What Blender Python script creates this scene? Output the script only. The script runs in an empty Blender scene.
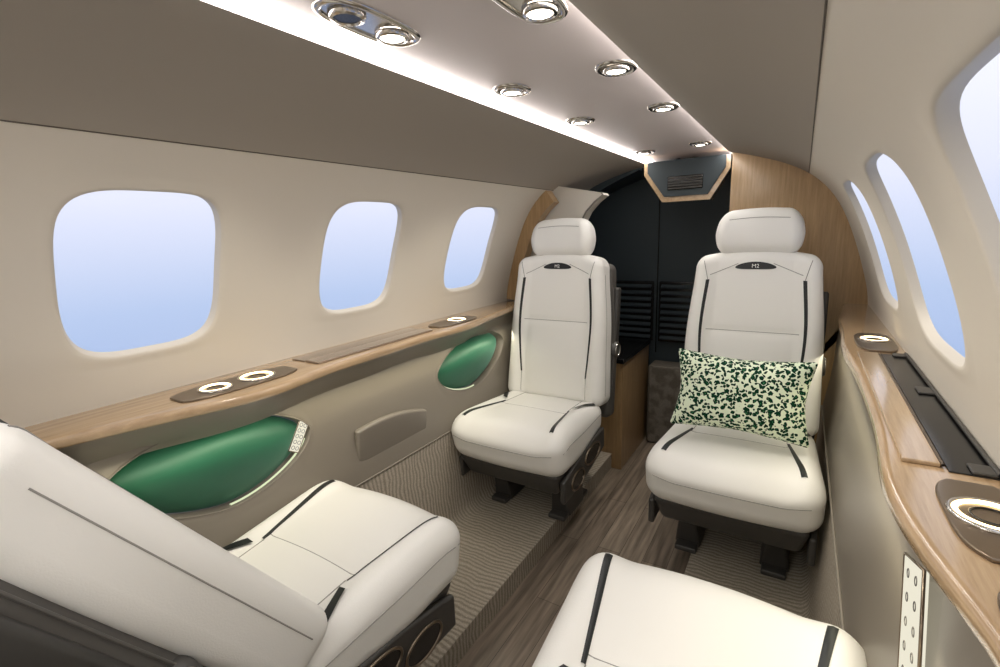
import bpy, bmesh, math, random
from mathutils import Vector, Matrix
random.seed(3)
SC=bpy.context.scene
COL=SC.collection
CAMX,CAMZ=0.498,1.20

# ------------------------------------------------------------------ materials
def s2l(c):
    return tuple(((v/255)/12.92 if v/255<=0.04045 else (((v/255)+0.055)/1.055)**2.4) for v in c)
def mat(name,rgb,rough=0.5,metal=0.0,bump=0.0,bscale=200,coat=0.0,spec=0.5,var=0.0,vscale=6):
    m=bpy.data.materials.new(name); m.use_nodes=True
    nt=m.node_tree; b=nt.nodes['Principled BSDF']
    c=(*s2l(rgb),1)
    b.inputs['Base Color'].default_value=c
    b.inputs['Roughness'].default_value=rough
    b.inputs['Metallic'].default_value=metal
    b.inputs['Coat Weight'].default_value=coat
    b.inputs['Coat Roughness'].default_value=0.12
    b.inputs['Specular IOR Level'].default_value=spec
    tc=nt.nodes.new('ShaderNodeTexCoord')
    if var>0:
        n=nt.nodes.new('ShaderNodeTexNoise'); n.inputs['Scale'].default_value=vscale; n.inputs['Detail'].default_value=4
        nt.links.new(tc.outputs['Object'],n.inputs['Vector'])
        mx=nt.nodes.new('ShaderNodeMixRGB'); mx.inputs[1].default_value=tuple(v*(1-var) for v in c[:3])+(1,); mx.inputs[2].default_value=tuple(min(1,v*(1+var)) for v in c[:3])+(1,)
        nt.links.new(n.outputs['Fac'],mx.inputs[0]); nt.links.new(mx.outputs[0],b.inputs['Base Color'])
    if bump>0:
        n=nt.nodes.new('ShaderNodeTexNoise'); n.inputs['Scale'].default_value=bscale; n.inputs['Detail'].default_value=3
        nt.links.new(tc.outputs['Object'],n.inputs['Vector'])
        bp=nt.nodes.new('ShaderNodeBump'); bp.inputs['Strength'].default_value=bump; bp.inputs['Distance'].default_value=0.002
        nt.links.new(n.outputs['Fac'],bp.inputs['Height']); nt.links.new(bp.outputs[0],b.inputs['Normal'])
    return m
def emis(name,rgb,s):
    m=bpy.data.materials.new(name); m.use_nodes=True; nt=m.node_tree
    nt.nodes.remove(nt.nodes['Principled BSDF'])
    e=nt.nodes.new('ShaderNodeEmission'); e.inputs[0].default_value=(*s2l(rgb),1); e.inputs[1].default_value=s
    nt.links.new(e.outputs[0],nt.nodes['Material Output'].inputs[0]); return m
def woodmat(name,c1,c2,rough=0.3,axis='Y',coat=0.5,sc=30):
    m=mat(name,c1,rough,coat=coat); nt=m.node_tree; b=nt.nodes['Principled BSDF']
    tc=nt.nodes.new('ShaderNodeTexCoord'); mp=nt.nodes.new('ShaderNodeMapping')
    s={'X':(0.06,1,1),'Y':(1,0.06,1),'Z':(1,1,0.06)}[axis]
    mp.inputs['Scale'].default_value=tuple(v*sc for v in s)
    nt.links.new(tc.outputs['Object'],mp.inputs['Vector'])
    n=nt.nodes.new('ShaderNodeTexNoise'); n.inputs['Scale'].default_value=3; n.inputs['Detail'].default_value=8; n.inputs['Roughness'].default_value=0.7
    nt.links.new(mp.outputs[0],n.inputs['Vector'])
    r=nt.nodes.new('ShaderNodeValToRGB'); r.color_ramp.elements[0].position=0.3; r.color_ramp.elements[1].position=0.7
    r.color_ramp.elements[0].color=(*s2l(c1),1); r.color_ramp.elements[1].color=(*s2l(c2),1)
    nt.links.new(n.outputs['Fac'],r.inputs[0]); nt.links.new(r.outputs[0],b.inputs['Base Color'])
    return m
def floorwood():
    m=mat('aisle_planks',(96,84,72),0.38,coat=0.15); nt=m.node_tree; b=nt.nodes['Principled BSDF']
    tc=nt.nodes.new('ShaderNodeTexCoord'); mp=nt.nodes.new('ShaderNodeMapping'); mp.inputs['Rotation'].default_value=(0,0,math.pi/2)
    nt.links.new(tc.outputs['Object'],mp.inputs['Vector'])
    br=nt.nodes.new('ShaderNodeTexBrick'); br.inputs['Scale'].default_value=1
    br.inputs['Brick Width'].default_value=0.7; br.inputs['Row Height'].default_value=0.085; br.inputs['Mortar Size'].default_value=0.0010
    br.inputs['Color1'].default_value=(*s2l((146,135,121)),1); br.inputs['Color2'].default_value=(*s2l((124,113,101)),1); br.inputs['Mortar'].default_value=(*s2l((70,62,54)),1)
    nt.links.new(mp.outputs[0],br.inputs['Vector'])
    mp2=nt.nodes.new('ShaderNodeMapping'); mp2.inputs['Scale'].default_value=(60,4,1); nt.links.new(tc.outputs['Object'],mp2.inputs['Vector'])
    n=nt.nodes.new('ShaderNodeTexNoise'); n.inputs['Scale'].default_value=1; n.inputs['Detail'].default_value=8; nt.links.new(mp2.outputs[0],n.inputs['Vector'])
    r=nt.nodes.new('ShaderNodeValToRGB'); r.color_ramp.elements[0].position=0.35; r.color_ramp.elements[1].position=0.68
    r.color_ramp.elements[0].color=(0.55,0.53,0.51,1); r.color_ramp.elements[1].color=(1.2,1.16,1.12,1)
    nt.links.new(n.outputs['Fac'],r.inputs[0])
    mx=nt.nodes.new('ShaderNodeMixRGB'); mx.blend_type='MULTIPLY'; mx.inputs[0].default_value=1
    nt.links.new(br.outputs['Color'],mx.inputs[1]); nt.links.new(r.outputs[0],mx.inputs[2]); nt.links.new(mx.outputs[0],b.inputs['Base Color'])
    return m
def carpetmat(name='ribbed_carpet',k=1.0):
    m=mat(name,(150,138,122),0.95,spec=0.1); nt=m.node_tree; b=nt.nodes['Principled BSDF']
    tc=nt.nodes.new('ShaderNodeTexCoord')
    w=nt.nodes.new('ShaderNodeTexWave'); w.inputs['Scale'].default_value=19; w.inputs['Distortion'].default_value=6; w.inputs['Detail'].default_value=2.0; w.inputs['Detail Scale'].default_value=0.7
    w.bands_direction='Y'
    nt.links.new(tc.outputs['Object'],w.inputs['Vector'])
    n=nt.nodes.new('ShaderNodeTexNoise'); n.inputs['Scale'].default_value=260; n.inputs['Detail'].default_value=3; nt.links.new(tc.outputs['Object'],n.inputs['Vector'])
    r=nt.nodes.new('ShaderNodeValToRGB'); r.color_ramp.elements[0].position=0.1; r.color_ramp.elements[1].position=0.8
    r.color_ramp.elements[0].color=(*s2l((138*k,129*k,116*k)),1); r.color_ramp.elements[1].color=(*s2l((168*k,159*k,145*k)),1)
    nt.links.new(w.outputs['Fac'],r.inputs[0])
    mx=nt.nodes.new('ShaderNodeMixRGB'); mx.blend_type='OVERLAY'; mx.inputs[0].default_value=0.5
    nt.links.new(r.outputs[0],mx.inputs[1]); nt.links.new(n.outputs['Fac'],mx.inputs[2]); nt.links.new(mx.outputs[0],b.inputs['Base Color'])
    bp=nt.nodes.new('ShaderNodeBump'); bp.inputs['Strength'].default_value=0.4; bp.inputs['Distance'].default_value=0.003
    nt.links.new(w.outputs['Fac'],bp.inputs['Height']); nt.links.new(bp.outputs[0],b.inputs['Normal'])
    return m
def leopard():
    m=mat('leopard_fabric',(235,235,215),0.9,spec=0.1); nt=m.node_tree; b=nt.nodes['Principled BSDF']
    tc=nt.nodes.new('ShaderNodeTexCoord')
    n=nt.nodes.new('ShaderNodeTexNoise'); n.inputs['Scale'].default_value=70; n.inputs['Detail'].default_value=1; nt.links.new(tc.outputs['Object'],n.inputs['Vector'])
    va=nt.nodes.new('ShaderNodeVectorMath'); va.operation='MULTIPLY_ADD'
    va.inputs[1].default_value=(0.020,0.020,0.020)
    nt.links.new(n.outputs['Color'],va.inputs[0]); nt.links.new(tc.outputs['Object'],va.inputs[2])
    v2=nt.nodes.new('ShaderNodeTexVoronoi'); v2.feature='SMOOTH_F1'; v2.inputs['Scale'].default_value=82; v2.inputs['Randomness'].default_value=0.85; v2.inputs['Smoothness'].default_value=.25
    nt.links.new(va.outputs[0],v2.inputs['Vector'])
    r=nt.nodes.new('ShaderNodeValToRGB')
    e=r.color_ramp.elements; e[0].position=0.12; e[0].color=(*s2l((60,128,84)),1); e[1].position=0.17; e[1].color=(*s2l((10,50,32)),1)
    a=e.new(.47); a.color=(*s2l((10,50,32)),1); a=e.new(.52); a.color=(*s2l((224,234,208)),1)
    nt.links.new(v2.outputs['Distance'],r.inputs[0]); nt.links.new(r.outputs[0],b.inputs['Base Color'])
    return m
M_wall=mat('sidewall_fabric',(200,193,181),0.6,bump=0.05,bscale=500,spec=0.4)
M_head=mat('headliner_fabric',(152,144,134),0.8,bump=0.05,bscale=500,spec=0.2)
M_ceil=mat('ceiling_panel_satin',(208,200,198),0.5,spec=0.3)
M_lower=mat('lower_panel_grey',(118,111,101),0.38,bump=0.03,bscale=300)
M_seam=mat('seam_dark',(80,72,64),0.8)
M_leather=mat('cream_leather',(234,232,226),0.38,bump=0.12,bscale=350,spec=0.45)
M_stitch=mat('leather_seam',(146,143,137),0.7)
M_black=mat('black_leather',(16,20,20),0.4)
M_shell=mat('seat_shell_grey',(84,81,77),0.4)
M_dark=mat('seat_base_dark',(62,60,57),0.42)
M_chrome=mat('brushed_metal',(200,196,190),0.18,metal=1.0)
M_bronze=mat('bronze_trim',(128,114,98),0.3,metal=0.85)
M_wood=woodmat('oak_veneer',(150,124,94),(184,157,122),0.2,'Y',0.9)
M_woodz=woodmat('oak_veneer_vertical',(146,117,80),(182,150,108),0.35,'Z',0.4)
M_lid=woodmat('walnut_grey_lid',(108,92,76),(134,116,98),0.2,'Y',0.9)
M_floor=floorwood()
M_carpet=carpetmat()
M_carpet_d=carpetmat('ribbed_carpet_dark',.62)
M_green=mat('green_velvet',(20,80,56),0.5,spec=0.4,var=0.15)
M_green.node_tree.nodes['Principled BSDF'].inputs['Sheen Weight'].default_value=.4
M_green.node_tree.nodes['Principled BSDF'].inputs['Sheen Tint'].default_value=(.4,.8,.65,1)
M_navy=mat('dark_teal_panel',(38,48,52),0.6,bump=0.1)
M_blk=mat('black_gloss',(14,14,15),0.25)
M_leo=leopard()
M_led=emis('led_white',(255,247,242),12)
M_lamp=emis('lamp_warm',(255,246,230),16)
M_ledw=emis('led_warm',(255,226,172),7)
M_glow=emis('pocket_edge_light',(226,236,196),1.0)
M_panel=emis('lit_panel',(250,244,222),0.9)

# ------------------------------------------------------------------ helpers
def empty(name,loc=(0,0,0),rot=(0,0,0),parent=None):
    o=bpy.data.objects.new(name,None); COL.objects.link(o); o.location=loc; o.rotation_euler=rot; o.empty_display_size=0.05
    if parent: o.parent=parent
    return o
def mesh(name,verts,faces,m,parent=None,smooth=True,merge=1e-5,loc=(0,0,0),rot=(0,0,0),angle=None):
    me=bpy.data.meshes.new(name); me.from_pydata([tuple(v) for v in verts],[],faces)
    bm=bmesh.new(); bm.from_mesh(me)
    if merge: bmesh.ops.remove_doubles(bm,verts=bm.verts,dist=merge)
    bmesh.ops.recalc_face_normals(bm,faces=bm.faces)
    if smooth:
        for f in bm.faces: f.smooth=True
        if angle:
            for e in bm.edges:
                if len(e.link_faces)==2 and e.calc_face_angle(0)>math.radians(angle): e.smooth=False
    bm.to_mesh(me); bm.free()
    me.materials.append(m)
    o=bpy.data.objects.new(name,me); COL.objects.link(o); o.location=loc; o.rotation_euler=rot
    if parent: o.parent=parent
    return o
def rmap(p,h,r):
    inner=[max(-(h[i]-r),min(h[i]-r,p[i])) for i in range(3)]
    d=Vector([p[i]-inner[i] for i in range(3)])
    if d.length<1e-9: return Vector(p)
    return Vector(inner)+d.normalized()*r
def rbox(name,h,r,m,parent=None,f=None,n=16,loc=(0,0,0),rot=(0,0,0)):
    r=min(r,min(h)*0.999)
    V=[];F=[]
    def samples(hh):
        k=5; fl=max(2,n-2*k)
        s=[-hh+r*(i/k) for i in range(k)]
        a=-hh+r; b=hh-r
        if b-a<1e-4: mid=[0.0]
        else: mid=[a+(b-a)*i/fl for i in range(fl+1)]
        return s+mid+[-q for q in reversed(s)]
    S=[samples(h[i]) for i in range(3)]
    for ax in range(3):
        u,v=[i for i in range(3) if i!=ax]
        for sg in (-1,1):
            base=len(V)
            for a in S[u]:
                for b in S[v]:
                    p=[0,0,0]; p[ax]=sg*h[ax]; p[u]=a; p[v]=b
                    q=rmap(p,h,r); V.append(f(q) if f else q)
            nu,nv=len(S[u]),len(S[v])
            for i in range(nu-1):
                for j in range(nv-1):
                    F.append((base+i*nv+j,base+(i+1)*nv+j,base+(i+1)*nv+j+1,base+i*nv+j+1))
    return mesh(name,V,F,m,parent,True,1e-5,loc,rot)
def tube(name,pts,r,m,parent=None,closed=False,loc=(0,0,0),rot=(0,0,0)):
    cu=bpy.data.curves.new(name,'CURVE'); cu.dimensions='3D'; cu.bevel_depth=r; cu.bevel_resolution=3
    sp=cu.splines.new('POLY'); sp.points.add(len(pts)-1)
    for i,p in enumerate(pts): sp.points[i].co=(*p,1)
    sp.use_cyclic_u=closed
    cu.materials.append(m)
    o=bpy.data.objects.new(name,cu); COL.objects.link(o); o.location=loc; o.rotation_euler=rot
    if parent: o.parent=parent
    return o
def loft(name,rings,m,parent=None,closed=True,caps=True,smooth=True,angle=40,loc=(0,0,0),rot=(0,0,0)):
    V=[];F=[]; n=len(rings[0])
    for r in rings: V+=list(r)
    for i in range(len(rings)-1):
        for j in range(n if closed else n-1):
            k=(j+1)%n
            F.append((i*n+j,i*n+k,(i+1)*n+k,(i+1)*n+j))
    if caps:
        F.append(tuple(range(n))); F.append(tuple((len(rings)-1)*n+j for j in range(n)))
    return mesh(name,V,F,m,parent,smooth,1e-6,loc,rot,angle)
def catmull(P,s):
    n=len(P)-1; t=max(0,min(n-1e-6,s*n)); i=int(t); u=t-i
    g=lambda k:Vector(P[k]) if 0<=k<=n else (2*Vector(P[0])-Vector(P[1]) if k<0 else 2*Vector(P[n])-Vector(P[n-1]))
    a,b,c,d=g(i-1),g(i),g(i+1),g(i+2)
    return 0.5*((2*b)+(-a+c)*u+(2*a-5*b+4*c-d)*u*u+(-a+3*b-3*c+d)*u**3)
def sst(a,b,x):
    t=max(0,min(1,(x-a)/(b-a))); return t*t*(3-2*t)

# ------------------------------------------------------------------ wall with holes
def snrm(surf,s):
    p0=Vector(surf(max(0,s-0.01))); p1=Vector(surf(min(1,s+0.01))); t=(p1-p0).normalized()
    nn=Vector((t.y,-t.x)); return nn if nn.x>0 else -nn
def hole_uv(hole,u,v,r=1.0):
    yc,sc,a,b,n,tilt=hole[:6]
    k=1/((abs(u)**n+abs(v)**n)**(1/n))
    uu,vv=u*k,v*k
    if len(hole)>6:
        if vv<0: vv*=hole[6]
    return yc+a*uu*r, sc+b*vv*r+tilt*uu*r
def hole_wall(name,surf,side,cells,s0,s1,m,full=(0,1),seg=20,depth=0.045,shr=.97):
    V=[];F=[]
    def pt(y,s,off=0):
        p=Vector(surf(s))
        if off: p=p+snrm(surf,s)*off
        return (side*p.x,y,p.y)
    def grid(y0,y1,a,b,ny,ns):
        base=len(V)
        for i in range(ny+1):
            for j in range(ns+1): V.append(pt(y0+(y1-y0)*i/ny,a+(b-a)*j/ns))
        for i in range(ny):
            for j in range(ns): F.append((base+i*(ns+1)+j,base+(i+1)*(ns+1)+j,base+(i+1)*(ns+1)+j+1,base+i*(ns+1)+j+1))
    for (y0,y1,hole) in cells:
        if full[0]<s0: grid(y0,y1,full[0],s0,seg,12)
        if full[1]>s1: grid(y0,y1,s1,full[1],seg,8)
        if not hole: grid(y0,y1,s0,s1,seg,seg); continue
        per=[]
        for k in range(seg): per.append((-1+2*k/seg,-1))
        for k in range(seg): per.append((1,-1+2*k/seg))
        for k in range(seg): per.append((1-2*k/seg,1))
        for k in range(seg): per.append((-1,1-2*k/seg))
        rr=[(-1.0,depth,shr),(-0.6,depth*0.7,shr+.25*(1-shr)),(-0.25,depth*0.35,shr+.55*(1-shr)),(-0.1,depth*.1,shr+.85*(1-shr)),(0,0.0,1.0),(0.05,-0.0008,1),(0.12,-0.001,1),(0.2,0.0005,1),(0.3,0,1),(0.5,0,1),(0.75,0,1),(1,0,1)]
        base=len(V)
        for (r,off,sh) in rr:
            for (u,v) in per:
                hy,hs=hole_uv(hole,u,v,sh)
                ry=(y0+y1)/2+(y1-y0)/2*u; rs=(s0+s1)/2+(s1-s0)/2*v
                t=max(0,r)
                V.append(pt(hy+(ry-hy)*t,hs+(rs-hs)*t,off))
        N=len(per)
        for i in range(len(rr)-1):
            for j in range(N):
                F.append((base+i*N+j,base+i*N+(j+1)%N,base+(i+1)*N+(j+1)%N,base+(i+1)*N+j))
    return mesh(name,V,F,m,None,True,2e-5)
def hole_cap(name,surf,side,hole,off,bulge,m,parent=None,sh=0.99,pw=1.0):
    V=[];F=[]
    N=72; R=12
    for i in range(R+1):
        r=i/R*sh
        for j in range(N):
            th=2*math.pi*j/N
            y,s=hole_uv(hole,math.cos(th),math.sin(th),r); p=Vector(surf(s))+snrm(surf,s)*(off+bulge*max(0,1-r*r)**pw)
            V.append((side*p.x,y,p.y))
    for i in range(R):
        for j in range(N): F.append((i*N+j,i*N+(j+1)%N,(i+1)*N+(j+1)%N,(i+1)*N+j))
    return mesh(name,V,F,m,parent,True,1e-6)

UP=[(.21,1.500),(.31,1.472),(.42,1.432),(.50,1.388),(.56,1.335),(.607,1.27),(.645,1.19),(.678,1.10),(.705,1.01),(.725,.93),(.735,.84)]
upper=lambda s:catmull(UP,s)
SEAM_S=0.3
YF,YR=-1.0,2.78
LOW=[(.66,.87),(.650,.80),(.645,.72),(.642,.64),(.635,.56),(.620,.45)]
lower=lambda s:catmull(LOW,s)
def s_at_z(surf,z):
    lo,hi=0,1
    for _ in range(40):
        mi=(lo+hi)/2
        if surf(mi)[1]>z: lo=mi
        else: hi=mi
    return (lo+hi)/2
WYL=[-.120,.467,1.054,1.641]
def WH(side,y):
    zt,zb,a=(1.306,.975,.150) if side<0 else (1.303,.972,.192)
    s0=s_at_z(upper,zt); s1=s_at_z(upper,zb)
    return (y+(0.003 if side<0 else .016),(s0+s1)/2,a,(s1-s0)/2,3.8,0)
for side,nm in ((-1,'left'),(1,'right')):
    cellsU=[(YF,WYL[0]-.2935,None)]+[(y-.2935,y+.2935,WH(side,y)) for y in WYL]+[(WYL[3]+.2935,YR,None)]
    hole_wall('wall_'+nm,upper,side,cellsU,SEAM_S,0.95,M_wall,full=(SEAM_S,1.0),depth=.016,shr=.965)
    V=[];F=[]
    ny=40; ns=14
    for i in range(ny+1):
        for j in range(ns+1):
            p=upper(SEAM_S*j/ns); xx=p.x-(.045*(1-j/ns)**2 if side<0 else 0); V.append((side*xx,YF+(YR-YF)*i/ny,p.y))
    for i in range(ny):
        for j in range(ns): F.append((i*(ns+1)+j,(i+1)*(ns+1)+j,(i+1)*(ns+1)+j+1,i*(ns+1)+j+1))
    mesh('ceiling_headliner_'+nm,V,F,M_head)
    p=upper(SEAM_S)
    tube('trim_seam_'+nm,[(side*p.x,YF,p.y-0.0003),(side*p.x,YR,p.y-0.0003)],0.0012,M_seam)
M_win=bpy.data.materials.new('window_acrylic'); M_win.use_nodes=True; nt=M_win.node_tree
nt.nodes.remove(nt.nodes['Principled BSDF'])
t=nt.nodes.new('ShaderNodeBsdfTransparent'); g=nt.nodes.new('ShaderNodeBsdfGlossy'); g.inputs['Roughness'].default_value=0.3
mx=nt.nodes.new('ShaderNodeMixShader'); mx.inputs[0].default_value=0.04
nt.links.new(t.outputs[0],mx.inputs[1]); nt.links.new(g.outputs[0],mx.inputs[2]); nt.links.new(mx.outputs[0],nt.nodes['Material Output'].inputs[0])
wn=1
for side in (-1,1):
    for y in WYL:
        hole_cap('window_%d'%wn,upper,side,WH(side,y),0.0155,0.004,M_win,sh=0.968); wn+=1

def box(name,x0,x1,y0,y1,z0,z1,m,parent=None,bev=0.0):
    h=((x1-x0)/2,(y1-y0)/2,(z1-z0)/2); c=((x0+x1)/2,(y0+y1)/2,(z0+z1)/2)
    return rbox(name,h,max(bev,0.0005),m,parent,None,8,c)
box('ceiling',-.17,.215,YF,2.6,1.522,1.545,M_ceil,bev=.003)
for side,nm,xe in ((-1,'left',.165),(1,'right',.210)):
    e=empty('ceiling_light_strip' if side<0 else 'ceiling_light_strip.001')
    V=[(side*xe,YF,1.500),(side*xe,2.6,1.500),(side*(xe+.004),2.6,1.506),(side*(xe+.004),YF,1.506)]
    mesh('lip',V,[(0,1,2,3)],M_ceil,e,False)
    V=[(side*(xe+.004),YF,1.506),(side*(xe+.004),2.6,1.506),(side*(xe-.002),2.6,1.5215),(side*(xe-.002),YF,1.5215)]
    mesh('led_strip',V,[(0,1,2,3)],M_led,e,False)
    ld=bpy.data.lights.new('cove_light','AREA'); ld.shape='RECTANGLE'; ld.size=0.02; ld.size_y=3.4; ld.energy=4.6; ld.color=(1,.975,.95)
    lo=bpy.data.objects.new('cove_light_'+nm,ld); COL.objects.link(lo); lo.parent=e
    lo.location=(side*(xe-.018),.8,1.505); lo.rotation_euler=(0,side*math.radians(-15),0)

# ------------------------------------------------------------------ lower walls, pockets
def zs(z): return s_at_z(lower,z)
zc=zs(.70)
bb=(zs(.570)-zc)
holeA=(.550,zc,.242,bb,1.7,.05,.72)
holeB=(1.60,zc,.245,bb,1.7,-.05,.72)
cellsL=[(YF,.25,None),(.25,.84,holeA),(.84,1.31,None),(1.31,1.89,holeB),(1.89,2.52,None)]
cellsR=[(YF,2.52,None)]
for side,nm in ((-1,'left'),(1,'right')):
    hole_wall('wall_lower_'+nm,lower,side,cellsL if side<0 else cellsR,0.02,0.98,M_lower,full=(0,1),depth=.05,shr=.94)
    if side<0:
        for k,hh in enumerate((holeA,holeB)):
            e=empty('armrest_pocket' if k==0 else 'armrest_pocket.001')
            hole_cap('green_liner',lower,side,hh,0.044,-0.074,M_green,e,sh=0.955,pw=.75)
            pts=[]
            for j in range(80):
                th=2*math.pi*j/80; y,s=hole_uv(hh,math.cos(th),math.sin(th),.998); p=lower(s); pts.append((side*(p.x-.0005),y,p.y))
            tube('pocket_rim',pts,.0018,M_lower,e,True)
            pts=[]
            for j in range(30):
                th=(.06+.44*j/29)*math.pi if k==0 else (.94-.44*j/29)*math.pi
                y,s=hole_uv(hh,math.cos(th),math.sin(th),.972); p=Vector(lower(s))+snrm(lower,s)*.014; pts.append((side*p.x,y,p.y))
            tube('edge_light',pts,.0028,M_glow,e)
    P=[(.620,.452),(.612,.30),(.600,.14),(.585,.095),(.55,.082),(.40,.080),(.262,.080),(.254,.077),(.251,.070),(.250,0.0)]
    P2=[catmull(P,i/36) for i in range(37)]
    V=[];F=[]
    for y in (YF,YR-.01):
        for p in P2: V.append((side*p.x,y,p.y))
    n=len(P2)
    for j in range(n-1): F.append((j,j+1,n+j+1,n+j))
    mesh('floor_carpet_'+nm,V,F,M_carpet,angle=60)
    tube('trim_kick_'+nm,[(side*.618,YF,.452),(side*.618,2.3,.452)],.003,M_lower)
rbox('access_cover',(.012,.165,.074),.0115,M_lower,None,
    f=lambda q:Vector((q.x,q.y,q.z*(1-0.3*(q.y/.165)**2)-.02*(q.y/.165))),n=18,loc=(-.6365,1.10,.550),rot=(0,math.radians(6),0))
box('floor',-.26,.26,YF,YR-.01,-.02,0.0,M_floor)

def control_panel(name,side,x,y,z,rx,hw,hh):
    e=empty(name,(side*x,y,z),(rx,0,0))
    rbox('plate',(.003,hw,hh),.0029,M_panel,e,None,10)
    tube('frame',[(-side*.002,hw*1.02*sx,hh*1.01*sz) for sx,sz in ((-1,-1),(1,-1),(1,1),(-1,1))],.0018,M_bronze,e,True)
    for i in range(5):
        for j in range(2):
            r=.0048
            tube('button_%d_%d'%(i,j),[(-side*.0032,hw*(-.42+.84*j)+r*math.cos(2*math.pi*k/20),hh*(-.76+.38*i)+r*math.sin(2*math.pi*k/20)) for k in range(20)],.0007,M_shell,e,True)
control_panel('seat_control_panel',-1,.648,.755,.672,math.radians(-32),.016,.042)
control_panel('seat_control_panel.001',1,.636,.625,.752,math.radians(-22),.046,.07)

# ------------------------------------------------------------------ side ledges
def ledge(name,side,inner,y0,y1,zt):
    rings=[]; n=90
    for i in range(n+1):
        y=y0+(y1-y0)*i/n; xi=inner(y)
        pr=[(.732,zt),(xi+.012,zt),(xi+.005,zt-.002),(xi+.001,zt-.006),(xi,zt-.011),(xi,zt-.019),(xi+.004,zt-.024),(xi+.012,zt-.027),(.732,zt-.029)]
        rings.append([(side*x,y,z) for x,z in pr])
    e=empty(name)
    loft('ledge_top',rings,M_wood,e,True,True,True,60)
    rings=[]
    for i in range(n+1):
        y=y0+(y1-y0)*i/n; xi=inner(y)
        a=min(xi+.016,.66); b=min(xi+.035,.662); c=max(b+.001,min(.650,xi+.08))
        pr=[(a,zt-.027),(b,zt-.050),(c,zt-.085),(c+.015,zt-.105),(.70,zt-.028)]
        rings.append([(side*x,y,z) for x,z in pr])
    loft('ledge_fascia',rings,M_lower,e,True,True,True,60)
    return e
g=lambda y,c,w:math.exp(-((y-c)/w)**2)
def innL(y):
    b=.600+.045*(1-sst(.0,.42,y))
    return b-.075*g(y,.60,.20)-.050*g(y,1.45,.22)-.045*g(y,1.0,.28)+.03*g(y,2.05,.15)
innR=lambda y:.620-.012*g(y,.72,.14)-.012*g(y,1.5,.2)+.03*g(y,2.3,.2)+.03*g(y,.42,.13)
ZL,ZT=.874,.883
ledge('cabin_side_ledge',-1,innL,YF,2.06,ZL)
ledge('cabin_side_ledge.001',1,innR,YF,2.3,ZT)
def ring(name,c,r,t,m,parent,ry=None,N=48,lift=0):
    ry=ry or r
    return tube(name,[(c[0]+r*math.cos(2*math.pi*i/N),c[1]+ry*math.sin(2*math.pi*i/N),c[2]+lift) for i in range(N)],t,m,parent,True)
def cup(name,r,parent):
    e=empty(name,parent=parent)
    ring('rim',(0,0,.001),r,.0030,M_chrome,e)
    ring('glow',(0,0,.0014),r*.85,.0026,M_ledw,e)
    N=40
    V=[(0,0,.0004)]+[(r*.86*math.cos(2*math.pi*i/N),r*.86*math.sin(2*math.pi*i/N),.0008) for i in range(N)]
    mesh('well',V,[(0,i+1,(i+1)%N+1) for i in range(N)],M_bronze,e,False)
    ring('base_ring',(0,0,.001),r*.5,.0014,M_blk,e)
    return e
def tray(name,x,y,z,hx,hy,cups):
    e=empty(name,(x,y,z))
    rbox('tray_plate',(hx,hy,.0025),.0024,M_bronze,e,f=lambda q:Vector((q.x*math.sqrt(max(0,1-(abs(q.y)/hy)**4*.75)),q.y,q.z)),n=30,loc=(0,0,.0026))
    for i,(dx,dy,r) in enumerate(cups):
        c=cup('cup_well_%d'%(i+1),r,e); c.location=(dx,dy,.0051)
tray('cup_holder_tray',-.618,.60,ZL,.052,.14,[(0,-.055,.034),(.0,.045,.040)])
tray('cup_holder_tray.001',-.622,1.45,ZL,.048,.12,[(0,.02,.038)])
tray('cup_holder_tray.002',.680,1.56,ZT,.042,.11,[(0,.02,.032)])
tray('cup_holder_tray.003',.690,.655,ZT,.038,.085,[(0,0,.034)])
tray('cup_holder_tray.004',.692,.45,ZT,.036,.085,[(0,0,.032)])
e=empty('table_lid'); box('lid_a',-.640,-.585,.80,1.28,ZL,ZL+.006,M_lid,e,.002); box('lid_b',-.700,-.645,.80,1.28,ZL,ZL+.004,M_lid,e,.002)
e=empty('table_lid.001'); box('lid_a',.632,.672,.78,1.42,ZT,ZT+.006,M_wood,e,.002)
tube('lid_edge',[(.674,.78,ZT+.004),(.674,1.42,ZT+.004)],.002,M_bronze,e)
e=empty('table_stowage_slot')
box('slot_floor',.678,.727,.77,1.43,ZT,ZT+.002,M_blk,e,.001)
for k,(a,b) in enumerate(((.77,.80),(1.11,1.15),(1.40,1.43))): box('bracket_%d'%(k+1),.700,.724,a,b,ZT+.002,ZT+.006,M_dark,e,.002)
tube('slot_rail',[(.725,.77,ZT+.006),(.725,1.43,ZT+.006)],.003,M_dark,e)

# ------------------------------------------------------------------ rear of the cabin
def arc_panel(name,side,y0,y1,outer,inner_pts,m,parent=None):
    n=len(outer); V=[];F=[]
    for y in (y0,y1):
        for p in outer: V.append((side*p[0],y,p[1]))
        for p in inner_pts: V.append((side*p[0],y,p[1]))
    for j in range(n-1):
        F.append((j,j+1,n+j+1,n+j)); F.append((2*n+j,2*n+j+1,3*n+j+1,3*n+j))
        F.append((n+j,n+j+1,3*n+j+1,3*n+j)); F.append((j,j+1,2*n+j+1,2*n+j))
    F.append((0,n,3*n,2*n)); F.append((n-1,2*n-1,4*n-1,3*n-1))
    return mesh(name,V,F,m,parent,True,1e-6,angle=30)
def fullprof(n=40,zend=.883):
    se=s_at_z(upper,zend)
    return [tuple(upper(se*i/(n-1))) for i in range(n)]
def offs(s,w):
    a=Vector(upper(max(0,s-.01))); b=Vector(upper(min(1,s+.01))); t=(b-a).normalized(); nn=Vector((-t.y,t.x))
    if nn.x>0: nn=-nn
    p=Vector(upper(s))+nn*w; return (p.x,p.y)
N=40
outer=fullprof(N,.86)+[(.66,.80),(.64,.5),(.60,.08)]
inner=[(.225,1.495-(1.495-.0)*i/(len(outer)-1)) for i in range(len(outer))]
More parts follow.
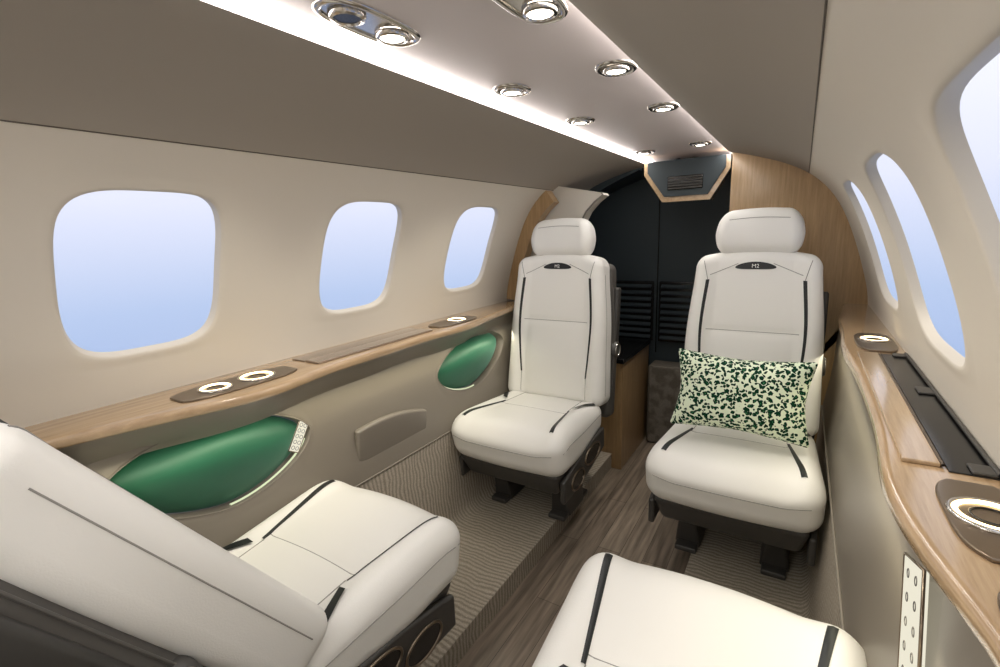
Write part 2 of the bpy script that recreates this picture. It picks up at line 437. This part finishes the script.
arc_panel('partition_right',1,2.30,2.36,outer,inner,M_woodz)
ss=s_at_z(upper,.883); lo_s=SEAM_S*1.02
seg=[];inn=[]
for i in range(N):
    s=lo_s+(ss-lo_s)*i/(N-1); seg.append(tuple(upper(s))); inn.append(offs(s,.050+.015*(1-i/(N-1))))
arc_panel('partition_left_wood_arch',-1,2.03,2.09,seg,inn,M_woodz)
def poly_prism(name,pts,y0,y1,m,parent=None,smooth=False):
    n=len(pts); V=[(x,y0,z) for x,z in pts]+[(x,y1,z) for x,z in pts]
    F=[tuple(range(n)),tuple(range(n,2*n))]+[(j,(j+1)%n,n+(j+1)%n,n+j) for j in range(n)]
    return mesh(name,V,F,m,parent,smooth,angle=30)
s40=s_at_z(upper,1.405)
pl=[(-x,z) for x,z in [tuple(upper(s40+(s_at_z(upper,.87)-s40)*i/24)) for i in range(25)]]
inn2=[(-.385,.87),(-.390,.98),(-.388,1.08),(-.380,1.16),(-.367,1.235),(-.340,1.285),(-.300,1.325),(-.262,1.352),(-.268,1.362)]
poly_prism('partition_left',pl+[(-.62,.86),(-.60,.10),(-.385,.10)]+inn2,2.10,2.18,M_wall)
tube('trim_arch_left',[(x,2.10,z) for x,z in inn2],.004,M_lower)
ringo=fullprof(N,.86); ringi=[offs(s_at_z(upper,.86)*i/(N-1),.018+.028*math.sin(math.pi*i/(N-1))) for i in range(N)]
arc_panel('partition_aft_arch',-1,2.46,2.50,ringo,ringi,M_navy)
pr=[(0,1.54)]+fullprof(40,.86)+[(.74,0.0)]
prs=[(-x,z) for x,z in reversed(pr)]+pr[1:]
mesh('wall_rear',[(x,YR-.02,z) for x,z in prs],[tuple(range(len(prs)))],M_navy,smooth=False)
mesh('wall_front',[(x,YF,z) for x,z in prs],[tuple(range(len(prs)))],M_wall,smooth=False)
pr2=[(max(0,x-.012),z-.012) for x,z in pr]
q=[(-x,z) for x,z in reversed(pr2)]+pr2[1:]
V=[]
for y in (2.505,YR-.02):
    for x,z in q: V.append((x,y,z))
n=len(q)
mesh('wall_aft_vestibule',V,[(j,j+1,n+j+1,n+j) for j in range(n-1)],M_navy)
box('ceiling_aft',-.21,.215,2.5,YR-.02,1.49,1.50,M_navy)
for k,(x0,x1) in enumerate(((-.42,-.19),(-.16,.12))):
    e=empty('louver_vent' if k==0 else 'louver_vent.001',((x0+x1)/2,YR-.045,.74))
    w=(x1-x0)/2
    rbox('back_plate',(w,.006,.17),.004,M_blk,e,None,8)
    for i in range(9): rbox('slat_%d'%(i+1),(w-.012,.012,.005),.003,M_navy,e,None,8,loc=(0,-.012,-.145+.036*i),rot=(math.radians(35),0,0))
tube('trim_rear_joint',[(-.175,YR-.03,.5),(-.175,YR-.03,1.5)],.003,M_blk)
e=empty('header_air_vent',(0,0,0))
A=[(-.150,1.495),(.215,1.495),(.215,1.44),(.14,1.315),(-.065,1.315),(-.150,1.44)]
B=[(-.132,1.495),(.197,1.495),(.197,1.447),(.130,1.338),(-.055,1.338),(-.132,1.447)]
poly_prism('wood_frame',A,2.34,2.42,M_wood,e)
poly_prism('face',B,2.332,2.345,M_navy,e)
rbox('vent_recess',(.075,.004,.03),.003,M_blk,e,None,8,loc=(.035,2.33,1.395))
for i in range(5): rbox('vent_slat_%d'%(i+1),(.072,.006,.0025),.002,M_dark,e,None,8,loc=(.035,2.326,1.372+.0115*i),rot=(.5,0,0))
e=empty('vestibule_cabinet')
box('body',-.39,-.20,2.22,2.7,0.0,.56,M_woodz,e,.004); box('top',-.40,-.19,2.21,2.7,.56,.585,M_blk,e,.006)
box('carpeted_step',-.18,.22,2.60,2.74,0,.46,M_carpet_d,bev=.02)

# ------------------------------------------------------------------ ceiling reading lights
def reading_light(name,x,y,double=False,r=.036):
    e=empty(name,(x,y,1.5215))
    hy=r*(2.5 if double else 1.2)
    N=48
    prof=[(1.15,0.0),(1.13,-.002),(1.05,-.0045),(.95,-.005),(.85,-.003),(.82,.0)]
    rings=[]
    for (k,z) in prof:
        rr=[]
        for i in range(N):
            th=2*math.pi*i/N; c,s=math.cos(th),math.sin(th); ex=3.0 if double else 2.2
            q=1/((abs(c)**ex+abs(s)**ex)**(1/ex))
            rr.append((r*k*c*q,(hy-r+r*k)*s*q,z))
        rings.append(rr)
    loft('bezel',rings,M_chrome,e,True,False)
    rr=[(x_,y_,-.0006) for x_,y_,z_ in rings[-1]]; mesh('base',rr,[tuple(range(N))],M_chrome if double else M_bronze,e,False)
    lamps=[-.046,.046] if double else [0]
    for i,dy in enumerate(lamps):
        rings=[]
        for (k,z) in ((.76,-.001),(.76,-.004),(.70,-.008),(.58,-.0095),(.52,-.006)):
            rings.append([(r*k*math.cos(2*math.pi*j/N),dy+r*k*math.sin(2*math.pi*j/N),z) for j in range(N)])
        loft('eyeball_%d'%(i+1),rings,M_chrome,e,True,False)
        lit=not(double and i==0)
        mesh('lens_%d'%(i+1),[(r*.52*math.cos(2*math.pi*j/N),dy+r*.52*math.sin(2*math.pi*j/N),-.007) for j in range(N)],[tuple(range(N))],M_lamp if lit or x>0 else M_blk,e,False)
    ld=bpy.data.lights.new(name+'_spot','SPOT'); ld.energy=9; ld.spot_size=math.radians(66); ld.spot_blend=.9; ld.shadow_soft_size=.02; ld.color=(1,.93,.81)
    lo=bpy.data.objects.new('spot',ld); COL.objects.link(lo); lo.parent=e; lo.location=(0,0,-.03)
    lo.rotation_euler=(0,math.radians((-36 if x>0 else 38) if y<2 else 0),0)
RL=[(-.088,.595,True),(-.092,1.03,False),(.150,1.035,False),(-.090,1.43,False),(.150,1.43,False),(-.105,2.18,False),(.127,2.13,False),(.145,.66,True),(.13,-.3,True),(-.1,-.3,True)]
for i,(x,y,d) in enumerate(RL): reading_light('reading_light' if i==0 else 'reading_light.%03d'%i,x,y,d)

# ------------------------------------------------------------------ seats
def seat(name,x,y,rot,recline,cush_tilt=4,back_y=.262,seat_z=0.0,thin=0):
    E=empty(name,(x,y,.08),(0,0,rot))
    H=(.232,.250,.084)
    def fc(q):
        ty=(q.y+H[1])/(2*H[1])
        w=1.06-.10*ty
        z=q.z
        up=sst(-.07,.084,q.z)
        z+= up*(.014*sst(.13,.20,abs(q.x)) + .008*math.cos(q.x/H[0]*math.pi/2))
        z-= up*.034*math.exp(-(ty/.11)**2)
        z-= up*.004*math.exp(-((q.y-.03)/.012)**2)*(1-sst(.13,.16,abs(q.x)))
        z+= (1-up)*.045*sst(0.3,1,ty)
        yy=q.y-.022*math.cos(q.x/H[0]*math.pi/2)*(1-ty)+ .03*(1-up)*(1-ty)
        return Vector((q.x*w,yy,z))
    C=empty('cushion_group',(0,0,.335+seat_z),(math.radians(-cush_tilt),0,0),E)
    RC=.056
    rbox('seat_cushion',H,RC,M_leather,C,fc,52)
    def surf(x,y,lift=.0012):
        q=fc(rmap((x,y,H[2]),H,RC)); return Vector((q.x,q.y,q.z+lift))
    def ribbon(pa,pb,w0,w1,sf,n=24,bow=0):
        V=[];F=[]
        for i in range(n+1):
            t=i/n; px=pa[0]+(pb[0]-pa[0])*t+bow*math.sin(math.pi*t); py=pa[1]+(pb[1]-pa[1])*t; w=(w0+(w1-w0)*t)/2
            V.append(sf(px-w,py)); V.append(sf(px,py,.003)); V.append(sf(px+w,py))
        for i in range(n):
            for k in (0,1): F.append((3*i+k,3*i+k+1,3*i+k+4,3*i+k+3))
        return V,F
    for sg in (-1,1):
        s='a' if sg<0 else 'b'
        k=.35 if sg==thin else 1
        V,F=ribbon((sg*.146,.05),(sg*.180,-.195),.008*k,.015*k,surf)
        mesh('cushion_stripe_'+s,V,F,M_black,C)
        tube('cushion_seam_'+s,[surf(sg*.142,.24-.19*t,.0003) for t in [i/12 for i in range(13)]],.0012,M_stitch,C)
        tube('cushion_side_seam_'+s,[fc(rmap((sg*H[0],-.22+.44*i/16,.026),H,RC)) for i in range(17)],.0012,M_stitch,C)
    tube('cushion_cross_seam',[surf(-.150+.30*i/24,.03,-.0004) for i in range(25)],.0013,M_stitch,C)
    tube('cushion_front_seam',[fc(rmap((-.2+.4*i/24,-H[1],.026),H,RC)) for i in range(25)],.0012,M_stitch,C)
    def fp(q):
        k=(.045-q.z)/.09
        return Vector((q.x*(1-.10*k),q.y*(1-.12*k)+.02*k,q.z))
    rbox('base_pan',(.218,.225,.050),.02,M_dark,E,fp,14,loc=(0,.015,.225+seat_z))
    for sg in (-1,1):
        s='a' if sg<0 else 'b'
        def fl(q):
            t=(q.z+.095)/.19
            return Vector((q.x*(1.0+.5*(1-t)**3),q.y*(.75+.45*t),q.z))
        rbox('leg_'+s,(.030,.095,.095),.012,M_dark,E,fl,12,loc=(sg*.135,.06,.095))
        rbox('foot_'+s,(.036,.125,.010),.006,M_dark,E,None,10,loc=(sg*.135,.07,.0105))
        def fs(q): return Vector((q.x,q.y,q.z*(1-.25*(q.y/.20)**2)+.03*(q.y/.2)))
        rbox('side_fascia_'+s,(.010,.205,.058),.009,M_dark,E,fs,16,loc=(sg*.224,.02,.235+seat_z))
        for k,(cy,ry) in enumerate(((-.085,.060),(.065,.080))):
            L=[(sg*.2355,.02+cy+ry*math.cos(2*math.pi*j/40),.232+seat_z+.028*(cy/.1)+.036*math.sin(2*math.pi*j/40)) for j in range(40)]
            tube('oval_trim_%s%d'%(s,k+1),L,.0035,M_bronze,E,True)
            mesh('oval_inset_%s%d'%(s,k+1),[(a-sg*.0005,b,c) for a,b,c in L],[tuple(range(40))],M_blk,E,False)
    B=empty('backrest_group',(0,back_y,.35+seat_z),(math.radians(-recline),0,0),E)
    HB=(.225,.060,.320)
    def fb(q):
        t=(q.z+HB[2])/(2*HB[2])
        w=1.03-.04*sst(0,.5,t)-.10*sst(.45,1.0,t)
        fr=(1-sst(-.06,.06,q.y))
        ax=abs(q.x)
        y=q.y-fr*(.026*sst(.125,.185,ax)*(1-.6*t) + .016*math.exp(-((t-.28)/.22)**2)*(1-sst(.1,.17,ax)))
        y+=fr*.004*math.exp(-((q.z-.035)/.012)**2)*(1-sst(.13,.16,ax))
        z=q.z-.38*q.x*q.x*sst(.6,1,t)+.010*math.cos(min(1,ax/.225)*math.pi/2)*sst(.8,1,t)
        return Vector((q.x*w,y,z+HB[2]+.035))
    RB=.040
    rbox('backrest_cushion',HB,RB,M_leather,B,fb,56)
    def sb(x,z,lift=.0012):
        q=fb(rmap((x,-HB[1],z),HB,RB)); return Vector((q.x,q.y-lift,q.z))
    for sg in (-1,1):
        s='a' if sg<0 else 'b'
        V,F=ribbon((sg*.168,.225),(sg*.150,-.20),.013,.006,sb,30,sg*.010)
        mesh('back_stripe_'+s,V,F,M_black,B)
        tube('yoke_seam_'+s,[sb(sg*(.168+.022*t),.225+.075*t,.0003) for t in [i/8 for i in range(9)]],.0012,M_stitch,B)
        tube('lower_seam_'+s,[sb(sg*.150,-.20-.09*t,.0003) for t in [i/8 for i in range(9)]],.0012,M_stitch,B)
        tube('bolster_seam_'+s,[fb(rmap((sg*HB[0],-.02,-.27+.52*i/30),HB,RB)) for i in range(31)],.0012,M_stitch,B)
        tube('neck_seam_'+s,[sb(sg*(.062+.10*t),.272-.03*t,.0003) for t in [i/10 for i in range(11)]],.0012,M_stitch,B)
    tube('mid_seam',[sb(-.152+.304*i/24,.035,-.0004) for i in range(25)],.0014,M_stitch,B)
    V=[];F=[];N=32
    V.append(sb(0,.262,.0028))
    for j in range(N):
        a=2*math.pi*j/N; V.append(sb(.072*math.cos(a),.264+.012*math.sin(a)-.7*(.072*math.cos(a))**2,.0022))
    mesh('emblem_patch',V,[(0,1+j,1+(j+1)%N) for j in range(N)],M_black,B)
    tx=bpy.data.curves.new('emblem_text','FONT'); tx.body='M2'; tx.size=.019; tx.align_x='CENTER'; tx.align_y='CENTER'; tx.materials.append(M_leather)
    to=bpy.data.objects.new('emblem_text',tx); COL.objects.link(to); to.parent=B; to.location=sb(0,.262,.0045); to.rotation_euler=(math.pi/2,0,0)
    def fsh(q):
        t=(q.z+.34)/.68; w=1.0-.10*sst(.45,1,t)
        return Vector((q.x*w,q.y+(.03*math.cos(q.x/.23*math.pi/2) if q.y>0 else 0),q.z-.35*q.x*q.x*sst(.6,1,t)+.31))
    rbox('back_shell',(.226,.042,.345),.030,M_shell,B,fsh,22,loc=(0,.088,0))
    for sg,s in ((-1,'a'),(1,'b')):
        tube('shell_trim_'+s,[(fsh(Vector((sg*.227,-.030,-.28+.52*i/20)))+Vector((0,.088,0))) for i in range(21)],.0022,M_shell,B)
        NN=36
        rings=[[(sg*X,.082+R*math.cos(2*math.pi*j/NN),.27+R*math.sin(2*math.pi*j/NN)) for j in range(NN)] for (X,R) in ((.19,.036),(.232,.036),(.237,.032),(.237,.026),(.234,.024))]
        loft('pivot_'+s,rings,M_dark,B)
        tube('pivot_ring_'+s,[(sg*.237,.082+.029*math.cos(2*math.pi*j/NN),.27+.029*math.sin(2*math.pi*j/NN)) for j in range(NN)],.0026,M_chrome,B,True)
        rbox('folded_armrest_'+s,(.012,.022,.13),.011,M_dark,B,None,12,loc=(sg*.218,.095,.41))
    rbox('headrest_neck',(.080,.026,.03),.014,M_black,B,None,10,loc=(0,.012,.680))
    def fh(q):
        t=(q.z+.080)/.160
        w=1.0-.10*sst(.45,1,t)-.07*(1-sst(0,.5,t))
        return Vector((q.x*w,q.y-.010*sst(.07,.13,abs(q.x))*(1 if q.y<0 else 0)-.012*math.cos((t-.5)*math.pi)*(1 if q.y<0 else 0),q.z+.010*math.cos(q.x/.14*math.pi/2)*(1 if q.z>0 else -.6)))
    hh=(.141,.052,.080)
    rbox('headrest',hh,.046,M_leather,B,fh,20,loc=(0,-.004,.742))
    tube('headrest_seam',[fh(rmap((-.10+.2*i/20,-.052,.040),hh,.046))+Vector((0,-.0042,.742)) for i in range(21)],.0011,M_stitch,B)
    for sg in (-1,1):
        s='a' if sg<0 else 'b'
        V=[];F=[]
        for i in range(15):
            t=i/14; px=sg*(.220-.06*t); py=.18-.11*t
            for d in (-.010,.010): V.append(surf(px+d,py,.006))
        for i in range(14): F.append((2*i,2*i+1,2*i+3,2*i+2))
        mesh('belt_'+s,V,F,M_black,C)
    return E
seat('passenger_seat',-.385,1.61,0,7)
seat('passenger_seat.001',.364,1.65,0,7)
seat('passenger_seat.002',-.395,.612,math.pi,33,6,.185,.010,-1)
seat('passenger_seat.003',.400,.652,math.pi,54,6,.262,.030)

def fpil(q):
    u=q.x/.19; v=q.z/.12
    d=(1-abs(u)**3.0)*(1-abs(v)**3.0)
    k=1+.06*abs(u*v)
    return Vector((q.x*(1-.06*(1-v*v))*k, q.y*(.06+.94*max(0,d)**.5), q.z*(1-.08*(1-u*u))*k))
rbox('throw_pillow',(.19,.065,.122),.01,M_leo,None,fpil,34,loc=(.364,1.64,.668),rot=(math.radians(-16),math.radians(1),0))

# ------------------------------------------------------------------ under-ledge LED wash
for side,nm in ((-1,'left'),(1,'right')):
    ld=bpy.data.lights.new('ledge_wash','AREA'); ld.shape='RECTANGLE'; ld.size=.015; ld.size_y=2.4; ld.energy=1.7; ld.color=(1,.93,.70)
    lo=bpy.data.objects.new('ledge_wash_light_'+nm,ld); COL.objects.link(lo); lo.location=(side*.600,.95,.765); lo.rotation_euler=(0,side*math.radians(-14),0)
ld=bpy.data.lights.new('added_fill_light','AREA'); ld.shape='DISK'; ld.size=.3; ld.energy=5.5; ld.color=(1,.985,.965)  # unseen soft fill added behind the camera to brighten the cabin
lo=bpy.data.objects.new('added_fill_light',ld); COL.objects.link(lo); lo.location=(0,-.6,1.515)

# ------------------------------------------------------------------ world
w=bpy.data.worlds.new('daylight'); SC.world=w; w.use_nodes=True; nt=w.node_tree
bg=nt.nodes['Background']; tc=nt.nodes.new('ShaderNodeTexCoord'); sx=nt.nodes.new('ShaderNodeSeparateXYZ'); r=nt.nodes.new('ShaderNodeValToRGB')
nt.links.new(tc.outputs['Generated'],sx.inputs[0])
mr=nt.nodes.new('ShaderNodeMapRange'); mr.inputs['From Min'].default_value=-.35; mr.inputs['From Max'].default_value=.35
nt.links.new(sx.outputs['Z'],mr.inputs['Value']); nt.links.new(mr.outputs[0],r.inputs[0])
e=r.color_ramp.elements; e[0].position=0.05; e[0].color=(*s2l((146,170,214)),1); e[1].position=.95; e[1].color=(*s2l((248,248,254)),1)
m1=e.new(.35); m1.color=(*s2l((178,196,230)),1); m2=e.new(.60); m2.color=(*s2l((222,226,246)),1)
nt.links.new(r.outputs[0],bg.inputs[0]); bg.inputs[1].default_value=1.16

# ------------------------------------------------------------------ camera
Yc=Vector((304,111,-480)).normalized()
Z0=Vector((0,480,111)).normalized()
X0=Yc.cross(Z0).normalized()
rho=.0436
Xc=X0*math.cos(rho)+Z0*math.sin(rho); Zc=Z0*math.cos(rho)-X0*math.sin(rho)
R=Matrix((Xc,Yc,Zc))
cam=bpy.data.cameras.new('camera'); cam.sensor_width=36; cam.lens=17.28; cam.clip_start=.02
co=bpy.data.objects.new('camera',cam); COL.objects.link(co)
co.matrix_world=Matrix.Translation((CAMX,0,CAMZ))@R.to_4x4()
SC.camera=co
SC.view_settings.view_transform='Standard'
SC.view_settings.look='None'
